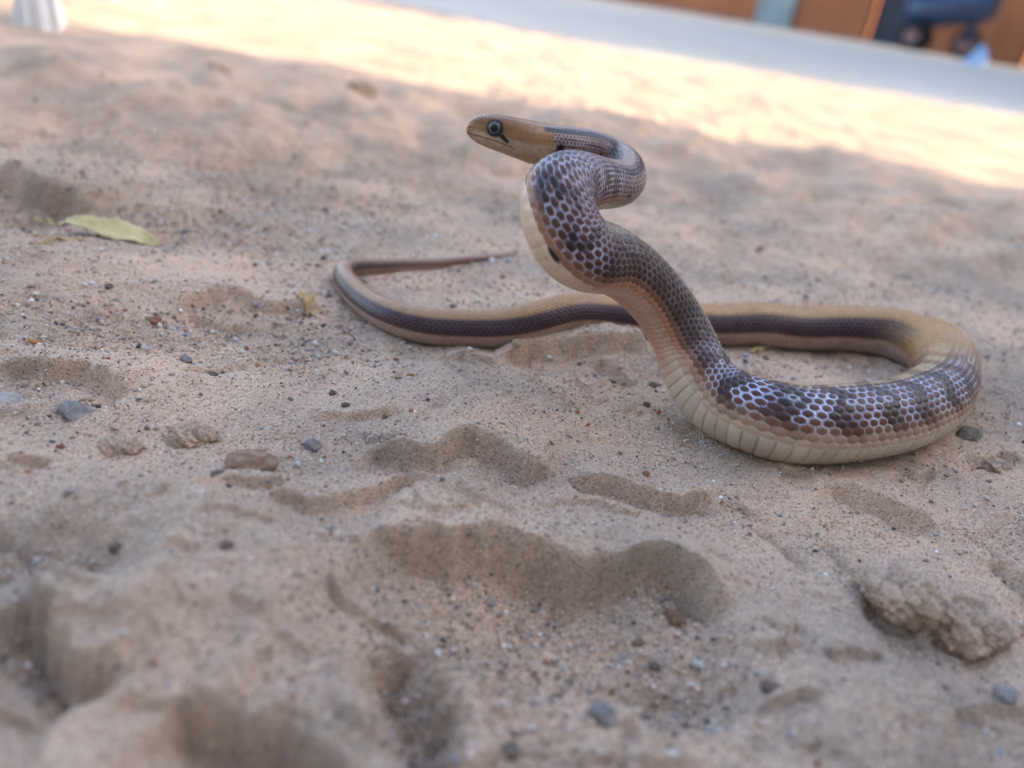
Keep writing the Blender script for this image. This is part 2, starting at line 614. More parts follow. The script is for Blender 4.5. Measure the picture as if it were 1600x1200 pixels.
# front half: brown scales with pale lavender rims that carry painted sky sheen, dark cross-bars
per = 4.6
ph = UU/per
bar = np.abs((CU/per+.12*np.sin(CV*1.1)) % 1-.5)*2        # 1 at the bar centre
barm = sstep(.50, .66, bar)
centre = mixc(BROWN[None, None]*np.ones(PP.shape+(1,)), RUST, .35*R1+.35*sstep(60, 95, APd))
centre = mixc(centre, DARK, .6*barm)
rimc = mixc(LAV_SHEEN*np.ones(PP.shape+(1,)), rgb(.50, .42, .36), sstep(72, 100, APd))
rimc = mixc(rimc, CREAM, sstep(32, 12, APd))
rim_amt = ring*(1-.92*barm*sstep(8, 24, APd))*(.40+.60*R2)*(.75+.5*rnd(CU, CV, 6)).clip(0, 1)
# in the pale patch of each period whole scales go light
patch = sstep(.35, .05, bar)*sstep(18, 35, APd)*sstep(88, 66, APd)
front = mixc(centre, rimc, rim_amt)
ocel = (bar > .82)*(np.abs(APd-52) < 6)*(R1 > .3)
front = mixc(front, rgb(.62, .64, .74), ocel*sstep(.02, .12, edge)*sstep(.5, .3, edge)*.6)
topline = sstep(26, 8, APd)
front = mixc(front, mixc(rgb(.44, .34, .20)*np.ones(PP.shape+(1,)), BROWN*1.6, .55*barm), topline*.8)
low = sstep(84, 112, APd)
front = mixc(front, mixc(rgb(.46, .33, .23)*np.ones(PP.shape+(1,)), RUST*1.2, (.35+R1*.5+.3*barm)*sstep(112, 98, APd)), low*.9)
belly_c = mixc(rgb(.47, .38, .29)*(.9+.2*rnd(np.floor(UU), 0*PP, 4))[..., None], rgb(.22, .14, .10), pl_joint*.85)
front = mixc(front, belly_c, 1-isd)
# column: darker, rims faint
colm = sstep(sB-.004, sB+.012, sS)*sstep(sC-.004, sC-.028, sS)
colc = mixc(rgb(.050, .025, .018)*np.ones(PP.shape+(1,)), rgb(.26, .20, .17), ring*.55*(.4+.6*R2))
colc = mixc(colc, rgb(.34, .27, .17), sstep(28, 6, APd)*.7)
colc = mixc(colc, rgb(.44, .20, .12), sstep(88, 104, APd))
colc = mixc(colc, rgb(.48, .31, .22), sstep(106, 122, APd)*sstep(150, 128, degA))
front = mixc(front, colc, colm*.88)
# bulge: redder with a few black flecks
bul = sstep(sA-.006, sA+.012, sS)*sstep(sB+.008, sB-.004, sS)
bc = mixc(rgb(.080, .029, .019)*np.ones(PP.shape+(1,)), rgb(.56, .53, .64), ring*.85*(.55+.45*R2))
bc = mixc(bc, DARK, .7*barm*sstep(20, 35, APd)*(R1 > .35))
bc = mixc(bc, rgb(.40, .18, .10), sstep(86, 108, APd)*.8)
bc = mixc(bc, rgb(.66, .50, .38), sstep(104, 120, APd))
fleck = sstep(1.0, .6, np.hypot(((UU % 6.0)-3)/.75, (degA-111)/4.5)+.5*fbm(UU, PP*8, .8, 2, 95))
bc = mixc(bc, rgb(.012, .010, .012), fleck*.95)
bc = mixc(bc, mixc(belly_c*rgb(1.3, 1.15, 1.05), rgb(.60, .42, .29), .5), 1-isd)
front = mixc(front, bc, bul)
# neck loop: two black lines on each side of the back
nk = sstep(.024, .028, sS)*sstep(sA+.006, sA-.008, sS)
nc = mixc(rgb(.120, .055, .036)*np.ones(PP.shape+(1,)), rgb(.55, .50, .54), ring*.75*(.5+.5*R2))
nc = mixc(nc, rgb(.40, .31, .22), sstep(24, 10, APd)*.7*(1-ring*.5))
st1 = (np.abs(np.abs(CV)-3.5) < 1.1)
nc = mixc(nc, rgb(.012, .012, .022), st1*.96*(1-.5*ring))
nc = mixc(nc, rgb(.30, .20, .15), sstep(80, 105, APd)*.6)
nc = mixc(nc, belly_c, 1-isd)
spot = (np.abs(APd-95) < 7)*((UU % 7.0) < 1.0)
nc = mixc(nc, rgb(.012, .010, .012), spot*.9)
front = mixc(front, nc, nk)
# rear half: tan back, dark purple side stripe, greyish pink below
tl = np.clip((sS-sD)/(LEN-sD), 0, 1)
rear = mixc(rgb(.42, .23, .09)*np.ones(PP.shape+(1,)), rgb(.30, .19, .13), sstep(.35, .95, tl))
stripe = sstep(30, 46, degA)*sstep(96, 84, degA)
sc_ = mixc(PURP*np.ones(PP.shape+(1,)), rgb(.16, .09, .075), ring*.6)
rear = mixc(rear, sc_, stripe*sstep(sD, sD+.065, sS)*(1-.55*sstep(.72, .95, tl)))
under = sstep(86, 98, degA)
uc = mixc(rgb(.34, .215, .165)*np.ones(PP.shape+(1,)), rgb(.52, .40, .34), ring*isd*.7)
uc = mixc(uc, rgb(.40, .28, .22), 1-isd)
rear = mixc(rear, uc, under)
rear = mixc(rear, rgb(.20, .085, .06), sstep(.84, .97, tl)*.8)
rear = rear*(1-.30*joint*scaley)[..., None]
trans = sstep(sD-.018, sD+.026, sS+.004*(R1-.5)-.00014*(degA-60))
colr = mixc(front, rear, trans)
# head: orange tan above, greyish pale lips, black streak behind the eye
hx_ = sS/mm                               # mm from the snout along the axis
vz = vert/mm                              # mm above the axis
headm = sstep(.0275, .0235, sS+.0006*(R1-.5))
hc = mixc(rgb(.31, .175, .085)*np.ones(PP.shape+(1,)), rgb(.21, .105, .040), sstep(1.6, 3.6, vz)*sstep(19, 9, hx_))
mouth_z = np.interp(hx_, [0, 2, 5, 9, 13, 15.5], [-.9, -1.0, -.75, -.75, -1.2, -1.9])
hc = mixc(hc, rgb(.42, .33, .25), sstep(1.5, .2, vz)*sstep(1.5, 4, hx_))
hc = mixc(hc, rgb(.42, .30, .21), sstep(-1.5, -4, vz))
hc = mixc(hc, rgb(.40, .19, .085), sstep(2.6, .6, hx_)*.8)
# plate seams of the lips
lab = np.abs(((hx_+.25*vz) % 2.3)-1.15)
seam = sstep(1.02, 1.13, lab)*sstep(2.4, 1.4, np.abs(vz-mouth_z))*sstep(16, 14, hx_)
hc = mixc(hc, rgb(.17, .10, .065), seam*.55)
mouth = sstep(.26, .06, np.abs(vz-mouth_z))*sstep(16.2, 14.5, hx_)*sstep(.2, 1.0, hx_)
hc = mixc(hc, rgb(.12, .055, .035), mouth*.85)
EX, EZ, ER = 8.9, 2.55, 2.15
ed = np.hypot(hx_-EX, vz-EZ)
hc = mixc(hc, rgb(.03, .025, .025), sstep(ER+.55, ER-.1, ed)*(AP > .3))
sx, sz = hx_-EX, vz-EZ
along = (sx*.83-sz*.56)
acr = np.abs(sx*.56+sz*.83)
streak = sstep(.85, .45, acr+.10*np.maximum(along-3, 0))*sstep(1.2, 1.8, along)*sstep(5.6, 4.7, along)
hc = mixc(hc, rgb(.015, .010, .010), streak*(AP > .3))
nos = sstep(.42, .22, np.hypot((hx_-1.7), (vz-.95)))
hc = mixc(hc, rgb(.08, .04, .03), nos*(AP > .3))
mott = fbm(hx_, vz+PP*0, 1.6, 3, 80)
hc = hc*(1+.22*mott)[..., None]
hring = sstep(17, 22, hx_)*ring*.35
hc = mixc(hc, rgb(.52, .43, .33), hring)
hc = np.clip(hc, 0, 1)*rgb(.96, .86, .74)
colr = mixc(colr, hc, headm)
nape = st1*sstep(.0215, .0235, sS)*sstep(.046, .040, sS)
colr = mixc(colr, rgb(.010, .010, .020), nape*.95*(1-.22*ring))
blk = sstep(.0016, .0008, np.hypot(sS-.0275, (degA-92)*.00009))
colr = mixc(colr, rgb(.010, .010, .012), blk)
# overall mottling
colr = colr*(1+.16*(rnd(CU, CV, 9)-.5)*scaley)[..., None]
colr = np.clip(colr, .004, .9)
colr = colr*(.86+.14*sstep(.1, .5, colr.mean(-1)))[..., None]

# relief on the head
hrel = -.00016*mouth-.00006*seam-.00028*nos
brow = .00022*np.exp(-((hx_-EX)/3.2)**2-((vz-4.6)/.7)**2)*(AP > .35)
sock = -.0005*sstep(ER+.2, ER-.6, ed)*(AP > .3)
relief = relief*(1-headm)+headm*(hrel+brow+sock+scaley*.00004*(1-joint))
dispn = relief+plate_bulge*(1-headm)
# skin folds on the inside of the elbow
fold = np.exp(-((sS-cp_s[14]+.002)/.0045)**2)*sstep(100, 30, degA)
dispn = dispn+.00022*fold*np.sin(sS/.00042)
nrm_v = cu/np.maximum(np.where(cosp > 0, UPR[:, None], DNR[:, None]), 1e-5)
nrm_l = su/np.maximum(WR[:, None], 1e-5)
nl = np.hypot(nrm_v, nrm_l)+1e-9
vert2 = vert+dispn*nrm_v/nl
late2 = late+dispn*nrm_l/nl
BODY = POS[:, None, :]+DOR[:, None, :]*vert2[..., None]+LAT[:, None, :]*late2[..., None]
nv = NS*MA
bv = np.concatenate([BODY.reshape(-1, 3), POS[:1]-TAN[:1]*.0002, POS[-1:]+TAN[-1:]*.0006])
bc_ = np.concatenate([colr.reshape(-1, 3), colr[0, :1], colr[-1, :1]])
bf = grid_faces(NS, MA, True)
k = np.arange(MA)
cap1 = np.stack([np.full(MA, nv), (k+1) % MA, k, k], 1)
M_SNAKE, t_, b_ = new_mat('snake_skin')
a_ = t_.nodes.new('ShaderNodeAttribute')
a_.attribute_name = 'Col'
t_.links.new(a_.outputs['Color'], b_.inputs['Base Color'])
b_.inputs['Roughness'].default_value = 0.28
b_.inputs['Specular IOR Level'].default_value = 0.28
b_.inputs['Subsurface Weight'].default_value = 0.0
root_p = POS[np.argmin(np.abs(S-cp_s[20]))].copy()
root_p[2] = G1(root_p[0], root_p[1])
snake = empty('snake', root_p)
tag(snake, 'brown patterned snake rearing up in an S with its coil on the sand', 'snake')
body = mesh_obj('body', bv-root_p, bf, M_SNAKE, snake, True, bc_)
# close the two ends
me = body.data
import bmesh
bm = bmesh.new()
bm.from_mesh(me)
bm.verts.ensure_lookup_table()
for c_i, ring0 in ((nv, 0), (nv+1, (NS-1)*MA)):
    for i in range(MA):
        a, b2 = bm.verts[ring0+i], bm.verts[ring0+(i+1) % MA]
        f = bm.faces.new((a, b2, bm.verts[c_i]))
        f.smooth = True
bmesh.ops.recalc_face_normals(bm, faces=bm.faces)
bm.to_mesh(me)
bm.free()

# eyes
M_EYE, t_, b_ = new_mat('eye')
a_ = t_.nodes.new('ShaderNodeAttribute')
a_.attribute_name = 'Col'
t_.links.new(a_.outputs['Color'], b_.inputs['Base Color'])
b_.inputs['Roughness'].default_value = 0.08
b_.inputs['Specular IOR Level'].default_value = 0.25
b_.inputs['Coat Weight'].default_value = 0.12
b_.inputs['Coat Roughness'].default_value = 0.03
iE = int(np.argmin(np.abs(S-EX*mm)))
for sgn in (1, -1):
    c = POS[iE]+DOR[iE]*(EZ*mm)
    wloc = WR[iE]*math.sqrt(max(0, 1-(EZ*mm/UPR[iE])**2))
    c = c+LAT[iE]*sgn*(wloc-.00085)
    ax = LAT[iE]*sgn+DOR[iE]*.10-TAN[iE]*.12
    ax /= np.linalg.norm(ax)
    e1 = np.cross(ax, DOR[iE])
    e1 /= np.linalg.norm(e1)
    e2 = np.cross(ax, e1)
    nu, nvv = 40, 48
    vs, cs = [], []
    for i in range(nu+1):
        th = math.pi*.62*i/nu
        q = math.degrees(th)
        for j in range(nvv):
            f_ = 2*math.pi*j/nvv
            vs.append(c+ER*mm*(ax*math.cos(th)*.80+(e1*math.cos(f_)+e2*math.sin(f_))*math.sin(th)))
            jit = .85+.3*random.random()
            if q < 33:
                cs.append((.004, .004, .005))
            elif q < 38:
                cs.append((.15, .15, .145))
            elif q < 58:
                cs.append(tuple(np.array((.075, .085, .095))*jit))
            else:
                cs.append((.02, .02, .022))
    mesh_obj('eye', np.array(vs)-root_p, grid_faces(nu+1, nvv, True), M_EYE, snake, True, np.array(cs))


# ------------------------------------------------------------------ box and lathe helpers
def box_mesh(x0, x1, y0, y1, z0, z1, bev=0.0):
    bm = bmesh.new()
    bmesh.ops.create_cube(bm, size=1)
    for v in bm.verts:
        v.co = Vector(((x0+x1)/2+v.co.x*(x1-x0), (y0+y1)/2+v.co.y*(y1-y0), (z0+z1)/2+v.co.z*(z1-z0)))
    if bev:
        bmesh.ops.bevel(bm, geom=bm.edges[:], offset=bev, segments=2, affect='EDGES')
    return bm

def bm_obj(name, bm, mat, parent=None, smooth=False):
    me = bpy.data.meshes.new(name)
    bmesh.ops.recalc_face_normals(bm, faces=bm.faces)
    bm.to_mesh(me)
    bm.free()
    if smooth:
        for p in me.polygons:
            p.use_smooth = True
    me.materials.append(mat)
    o = bpy.data.objects.new(name, me)
    COL.objects.link(o)
    o.parent = parent
    return o

def tube_mesh(pts, rads, n=10):
    """tapered closed tube through points"""
    pts = np.array(pts, float)
    tg = np.gradient(pts, axis=0)
    tg /= np.linalg.norm(tg, axis=1)[:, None]
    ref = np.array([0, 0, 1.0]) if abs(tg[0][2]) < .9 else np.array([1.0, 0, 0])
    vs = []
    for p, t, r in zip(pts, tg, rads):
        a = np.cross(t, ref)
        a /= np.linalg.norm(a)
        b = np.cross(a, t)
        for j in range(n):
            f = 2*math.pi*j/n
            vs.append(p+r*(a*math.cos(f)+b*math.sin(f)))
    fs = grid_faces(len(pts), n, True).tolist()
    fs += [list(range(n))[::-1], [(len(pts)-1)*n+j for j in range(n)]]
    return np.array(vs), fs

# ------------------------------------------------------------------ two unseen houses and a wall, added to shade the yard
M_PLASTER = noise_mat('plaster', (.50, .50, .49), (.58, .58, .56), 3, .9, .3, 60, .004)
M_ROOF = noise_mat('roof_slab', (.25, .23, .21), (.33, .30, .27), 5, .9)
sa = math.atan2(-SUN_H[1], SUN_H[0])
def shade_house(name, loc, lx, y0, y1, hgt, label):
    r = empty(name, loc, -sa)
    tag(r, label, 'house')
    bm_obj('wall', box_mesh(0, lx, y0, y1, -.05, hgt-.14), M_PLASTER, r)
    bm_obj('roof', box_mesh(-.004, lx+.15, y0-.004, y1+.004, hgt-.14, hgt), M_ROOF, r)
    return r
shade_house('unseen_shade_house', (2.6, .50, 0), 6.0, -7.0, 0.0, 3.3, 'plain unseen house added beside the yard to shade the foreground')
shade_house('unseen_shade_house', (4.2, 1.36, 0), 5.0, 0.0, 4.2, 3.7, 'taller plain unseen house added across the gap to shade the road')
yw = bm_obj('sky_block_wall', box_mesh(-5, 2.4, -1.15, -.95, -.05, 2.8, .01), M_PLASTER)  # unseen wall behind the camera, added to darken slopes facing it
tag(yw, 'plain unseen wall added behind the yard to block sky light', 'wall')

# ------------------------------------------------------------------ road
M_ROAD = noise_mat('road_concrete', (.34, .315, .265), (.43, .39, .345), 1.6, .85, .4, 80, .002)
ex_ = np.concatenate([np.linspace(-60, -1.5, 60), np.linspace(-1.45, 3, 180), np.linspace(3.2, 60, 60)])
ey_ = road_edge(ex_)+.03*fbm(ex_, ex_*0, .25, 3, 90)
rows = [(ey_+0, -.03), (ey_+.015, -.004), (ey_+.05, .002), (ey_+.6, .004), (ey_+6, .004), (ey_+90, .004)]
rv = np.concatenate([np.stack([ex_, yy, np.full_like(ex_, zz)], 1) for yy, zz in rows])
road = mesh_obj('road', rv, grid_faces(len(rows), len(ex_)), M_ROAD)
tag(road, 'grey concrete road beyond the sunlit sand', kind='structure')

# ------------------------------------------------------------------ orange house behind the road
W0, W1 = gnd(1000, 6)[:2], gnd(1562, 101)[:2]
wdir = (W1-W0)/np.linalg.norm(W1-W0)
wnor = np.array([wdir[1], -wdir[0]])             # towards the yard
if wnor[1] > 0:
    wnor = -wnor
def wall_u(px):
    """distance along the facade of what is seen at this column of its foot"""
    d = ray(px, 6+.169*(px-1000))[:2]
    A = np.array([[d[0], -wdir[0]], [d[1], -wdir[1]]])
    return float(np.linalg.solve(A, W0)[1])
M_ORANGE = noise_mat('orange_paint', (.30, .100, .040), (.38, .130, .052), 2.5, .8, .2, 90, .003)
M_DOOR = noise_mat('dark_door_paint', (.022, .020, .028), (.04, .036, .045), 4, .5)
M_GREY = noise_mat('grey_cement', (.22, .24, .23), (.30, .32, .30), 4, .9)
house = empty('orange_house', (W0[0], W0[1], 0), math.atan2(wdir[1], wdir[0]))
tag(house, 'orange painted house with dark doors beyond the grey road', 'house')
u = {p: wall_u(p) for p in (1180, 1235, 1345, 1442, 1592, 1690)}
D_H = 2.1
# local x runs along the facade, local +y away from the yard
for a, b, z0 in ((-7.0, u[1180]-.003, -.05), (u[1235]+.003, u[1345], -.05), (u[1442], u[1592], -.05), (u[1690], u[1690]+1.0, -.05)):
    bm_obj('wall', box_mesh(a, b, 0, .22, z0, 3.2), M_ORANGE, house)
for a, b in ((u[1345], u[1442]), (u[1592], u[1690])):
    bm_obj('lintel', box_mesh(a+.001, b-.001, .002, .218, D_H, 3.198), M_ORANGE, house)
    dr = bm_obj('door', box_mesh(a+.02, b-.02, .09, .14, .005, D_H-.01, .004), M_DOOR, house)
    for q in range(3):
        bm_obj('door_panel', box_mesh(a+.10, b-.10, .078, .092, .15+q*.62, .62+q*.62, .004), M_DOOR, dr)
    bm_obj('handle', box_mesh(b-.11, b-.08, .05, .08, .95, 1.10, .004), M_GREY, dr)
bm_obj('pillar', box_mesh(u[1180], u[1235], -.06, .20, -.05, 3.2, .01), M_GREY, house)
gpx = wall_u(1549)
bm_obj('door_surround', box_mesh(gpx, u[1592]-.002, -.05, -.002, -.05, 2.3, .006), M_ORANGE, house)
bm_obj('roof', box_mesh(-7.1, u[1690]+1.1, -.45, 4.0, 3.2, 3.34), M_ROOF, house)

# ------------------------------------------------------------------ small dark blue ride-on by the house
M_BLUE = noise_mat('dark_blue_plastic', (.010, .022, .055), (.018, .040, .095), 9, .35, spec=.5)
M_TYRE = noise_mat('dark_tyre', (.012, .011, .010), (.022, .020, .019), 30, .8)
M_HUB = noise_mat('brown_hub', (.16, .085, .075), (.22, .12, .10), 30, .6)
vp = gnd(1500, 93)
trike = empty('ride_on_toy', (vp[0], vp[1], .004), math.atan2(wdir[1], wdir[0]))
tag(trike, 'small dark blue wheeled ride-on parked before the orange house', 'ride-on toy')
def wheel(x, y, r, wdt):
    vs, n, k = [], 28, 8
    for i in range(n):
        a = 2*math.pi*i/n
        for j in range(k):
            b = 2*math.pi*j/k
            rr_ = r-wdt/2+wdt/2*math.cos(b)
            vs.append((rr_*math.cos(a), wdt*.5*math.sin(b), r+rr_*math.sin(a)))
    fs = []
    for i in range(n):
        for j in range(k):
            fs.append([i*k+j, i*k+(j+1) % k, ((i+1) % n)*k+(j+1) % k, ((i+1) % n)*k+j])
    t = mesh_obj('wheel', np.array(vs)+np.array([x, y, 0]), fs, M_TYRE, trike, True)
    bm = bmesh.new()
    bmesh.ops.create_cone(bm, cap_ends=True, segments=20, radius1=r-wdt*.8, radius2=r-wdt*.8, depth=wdt*.6,
                          matrix=Matrix.Translation((x, y, r)) @ Matrix.Rotation(math.pi/2, 4, 'X'))
    bm_obj('hub', bm, M_HUB, t)
wheel(0, 0, .105, .045)
wheel(-.36, -.12, .095, .05)
wheel(-.36, .12, .095, .05)
prof_ = [(-.50, .20, .07), (-.42, .17, .13), (-.30, .19, .15), (-.15, .24, .12), (-.02, .27, .11), (.08, .30, .09), (.12, .33, .04)]
vs = []
for x, z, hw in prof_:
    for j in range(14):
        a = 2*math.pi*j/14
        vs.append((x, hw*math.cos(a), z+.10+.14*(1-.3*abs(x))*math.sin(a)))
fs = grid_faces(len(prof_), 14, True).tolist()+[list(range(14))[::-1], [(len(prof_)-1)*14+j for j in range(14)]]
mesh_obj('body', vs, fs, M_BLUE, trike, True)
v_, f_ = tube_mesh([(0, 0, .10), (.0, 0, .30), (-.05, 0, .52), (-.07, 0, .60)], [.03, .035, .025, .02])
mesh_obj('fork', v_, f_, M_BLUE, trike, True)
v_, f_ = tube_mesh([(-.09, -.2, .60), (-.07, 0, .61), (-.09, .2, .60)], [.018, .018, .018])
mesh_obj('handlebar', v_, f_, M_TYRE, trike, True)
v_, f_ = tube_mesh([(-.36, -.13, .095), (-.36, 0, .095), (-.36, .13, .095)], [.015, .02, .015])
mesh_obj('axle', v_, f_, M_TYRE, trike, True)
bm_obj('seat', box_mesh(-.46, -.18, -.13, .13, .40, .47, .03), M_TYRE, trike, True)

# pale blue bag on the road
M_BAG = noise_mat('pale_blue_plastic', (.20, .32, .52), (.28, .42, .62), 12, .35, spec=.5)
bp_ = gnd(1524, 103)
vs = []
for i in range(14):
    t = i/13
    for j in range(20):
        a = 2*math.pi*j/20
        rr_ = (.055*(1-t)**.7+.010)*(1+.22*math.sin(3*a+4*t)+.12*math.sin(7*a+9*t))
        vs.append((rr_*math.cos(a), rr_*math.sin(a)*.8, -.004+.115*t))
fs = grid_faces(14, 20, True).tolist()+[list(range(20))[::-1], [13*20+j for j in range(20)]]
bag = mesh_obj('plastic_bag', vs, fs, M_BAG, None, True)
bag.location = (bp_[0], bp_[1], .004)
tag(bag, 'crumpled pale blue plastic bag on the road beside the dark ride-on', 'bag')

# ------------------------------------------------------------------ white plastic chair, one leg in view
M_CHAIR = noise_mat('white_plastic', (.66, .68, .70), (.74, .76, .78), 8, .4, spec=.5)
cl = gnd(92, 47)
chair = empty('plastic_chair', (cl[0], cl[1], G1(cl[0], cl[1])), math.radians(20))
tag(chair, 'white plastic chair standing at the edge of the shade', 'chair')
def leg(x, y, sx, sy):
    # angle-section leg that flares at the foot; local corner points away from the seat centre
    root = None
    bm = bmesh.new()
    for (ax, ay) in ((1, 0), (0, 1)):
        vs_ = []
        for z, wd in ((-.012, .042), (.012, .040), (.03, .033), (.10, .032), (.42, .046)):
            k_ = z*.10
            for (p, q) in ((0, 0), (wd, 0), (wd, .0045), (0, .0045)):
                lx, ly = (p, q) if ax else (q, p)
                vs_.append(bm.verts.new((x-sx*(lx+k_), y-sy*(ly+k_), z)))
        for i in range(4):
            for j in range(4):
                bm.faces.new((vs_[i*4+j], vs_[i*4+(j+1) % 4], vs_[i*4+4+(j+1) % 4], vs_[i*4+4+j]))
        bm.faces.new(vs_[:4])
        bm.faces.new(vs_[16:])
    lg = bm_obj('leg', bm, M_CHAIR, chair)
    for q in (.012, .026):
        bm_obj('rib', box_mesh(*sorted((x-sx*(q), x-sx*(q+.003))), *sorted((y+sy*.0005, y+sy*.006)), -.01, .05, .001), M_CHAIR, lg)
    return lg
for (x, y, sx, sy) in ((0, 0, 1, -1), (-.44, 0, -1, -1), (0, .42, 1, 1), (-.44, .42, -1, 1)):
    leg(x, y, sx, sy)
bm_obj('seat', box_mesh(-.41, -.03, .03, .41, .41, .44, .012), M_CHAIR, chair, True)
bk = bm_obj('backrest', box_mesh(-.41, -.03, .395, .42, .44, .82, .01), M_CHAIR, chair, True)
for x in (-.44, -.02):
    bm_obj('armrest', box_mesh(x, x+.045, .0, .42, .62, .645, .01), M_CHAIR, chair, True)

# ------------------------------------------------------------------ loose sand grains (nobody could count them)
NG = 62000
M_GRAIN = attr_mat('sand_grain', .75, .4)
gp = []
u1, u2 = rng.random(NG*3), rng.random(NG*3)
yy = .085*(.62/.085)**u1
xx = (u2*2-1)*(.05+.62*yy)+.05*yy
dens = sstep(-.5, .5, fbm(xx, yy, .035, 3, 110))*.85+.15
keep = rng.random(NG*3) < dens
xx, yy = xx[keep][:NG], yy[keep][:NG]
NG = len(xx)
zz = ground_h(xx, yy)
sz_ = (.00020+.00034*rng.random(NG)**3)*np.clip(yy/.22, .7, 1.6)
big = rng.random(NG) < .06
sz_[big] *= 2.1
NC = 9000
cy2 = .085*(.50/.085)**rng.random(NC*8)
cx2 = (rng.random(NC*8)*2-1)*(.05+.62*cy2)
cz2 = ground_h(cx2, cy2)
lowm = rng.random(NC*8) < .04+.96*sstep(-.0010, -.0040, cz2)
cx2, cy2, cz2 = cx2[lowm][:NC], cy2[lowm][:NC], cz2[lowm][:NC]
xx, yy, zz = np.concatenate([xx, cx2]), np.concatenate([yy, cy2]), np.concatenate([zz, cz2])
sz_ = np.concatenate([sz_, (.00035+.0008*rng.random(len(cx2))**2.5)*np.clip(cy2/.22, .7, 1.3)])
NG = len(xx)
oc = np.array([(1, 0, 0), (0, 1, 0), (-1, 0, 0), (0, -1, 0), (0, 0, 1), (0, 0, -1)], float)
of = np.array([(0, 1, 4), (1, 2, 4), (2, 3, 4), (3, 0, 4), (1, 0, 5), (2, 1, 5), (3, 2, 5), (0, 3, 5)])
jit = oc[None]*(.65+.7*rng.random((NG, 6, 1)))+.25*(rng.random((NG, 6, 3))-.5)
ang = rng.random(NG)*6.283
ca, sa_ = np.cos(ang)[:, None], np.sin(ang)[:, None]
tilt = (rng.random(NG)-.5)[:, None]*2
vx = jit[..., 0]*ca-jit[..., 1]*sa_
vy = jit[..., 0]*sa_+jit[..., 1]*ca
vz_ = jit[..., 2]*.85+vx*tilt*.5
gv = np.stack([vx, vy, vz_], -1)*sz_[:, None, None]
gv += np.stack([xx, yy, zz+sz_*.25], -1)[:, None, :]
gfc = (np.arange(NG)[:, None, None]*6+of[None]).reshape(-1, 3)
pal = np.array([(.48, .35, .25), (.38, .30, .23), (.20, .17, .15), (.075, .07, .07), (.60, .52, .44), (.72, .70, .68), (.30, .13, .07), (.26, .27, .30)])
gc = pal[rng.choice(8, NG, p=[.36, .24, .12, .07, .10, .03, .03, .05])]*(.8+.4*rng.random((NG, 1)))
grains = mesh_obj('sand_grains', gv.reshape(-1, 3), gfc, M_GRAIN, None, False, np.repeat(gc, 6, 0))
tag(grains, 'loose coarse sand grains strewn over the ground', 'sand', kind='stuff')

# ------------------------------------------------------------------ pebbles and clods
PEB = {'dark grey': (.095, .085, .078), 'slate blue': (.19, .19, .20), 'white': (.62, .61, .58), 'rust red': (.26, .085, .045),
       'tan': (.42, .31, .21), 'brown': (.19, .105, .07), 'pale grey': (.33, .32, .30), 'orange': (.45, .20, .06)}
PMAT = {k_: noise_mat('pebble_'+k_.replace(' ', '_'), tuple(.7*np.array(c)), tuple(.62*1.25*np.array(c)+.38*np.array((.46, .34, .24))), 2.6, .9, .9, 7, .0006, 8, .2) for k_, c in PEB.items()}
def rock_mesh(name, mat, seed, rough=.25, sub=3):
    bm = bmesh.new()
    bmesh.ops.create_icosphere(bm, subdivisions=sub, radius=1)
    r_ = np.random.default_rng(seed)
    dirs = r_.normal(size=(7, 3))
    dirs /= np.linalg.norm(dirs, axis=1)[:, None]
    cut = .45+.35*r_.random(7)
    for v in bm.verts:
        p = np.array(v.co)
        for d, c in zip(dirs, cut):
            k_ = p@d
            if k_ > c:
                p = p-d*(k_-c)*.85
        p *= 1+rough*.5*(math.sin(3*p[0]+seed)*math.sin(4*p[1]+2*seed)+.5*math.sin(9*p[2]+5*p[0]+seed))
        v.co = p
    me = bpy.data.meshes.new(name)
    bm.to_mesh(me)
    bm.free()
    for p in me.polygons:
        p.use_smooth = True
    me.materials.append(mat)
    return me
PM = {k_: [rock_mesh('pebble', PMAT[k_], 10*i+j, .2) for j in range(4)] for i, k_ in enumerate(PEB)}

def where(px, py):
    if py > 850:
        return 'in the loose foreground sand' if px < 800 else 'around the foreground hollow'
    if 1100 < px < 1420 and 520 < py < 590:
        return 'on the sand inside the coil'
    if px > 1000 and py > 600:
        return 'on the smooth sand before the coil'
    if px < 300 and py < 470:
        return 'on the sand around the dry leaf'
    if py < 480:
        return 'on the shaded sand behind the snake'
    if px < 520:
        return 'in the gritty sand beside the tail'
    return 'on the sand before the long dark body'

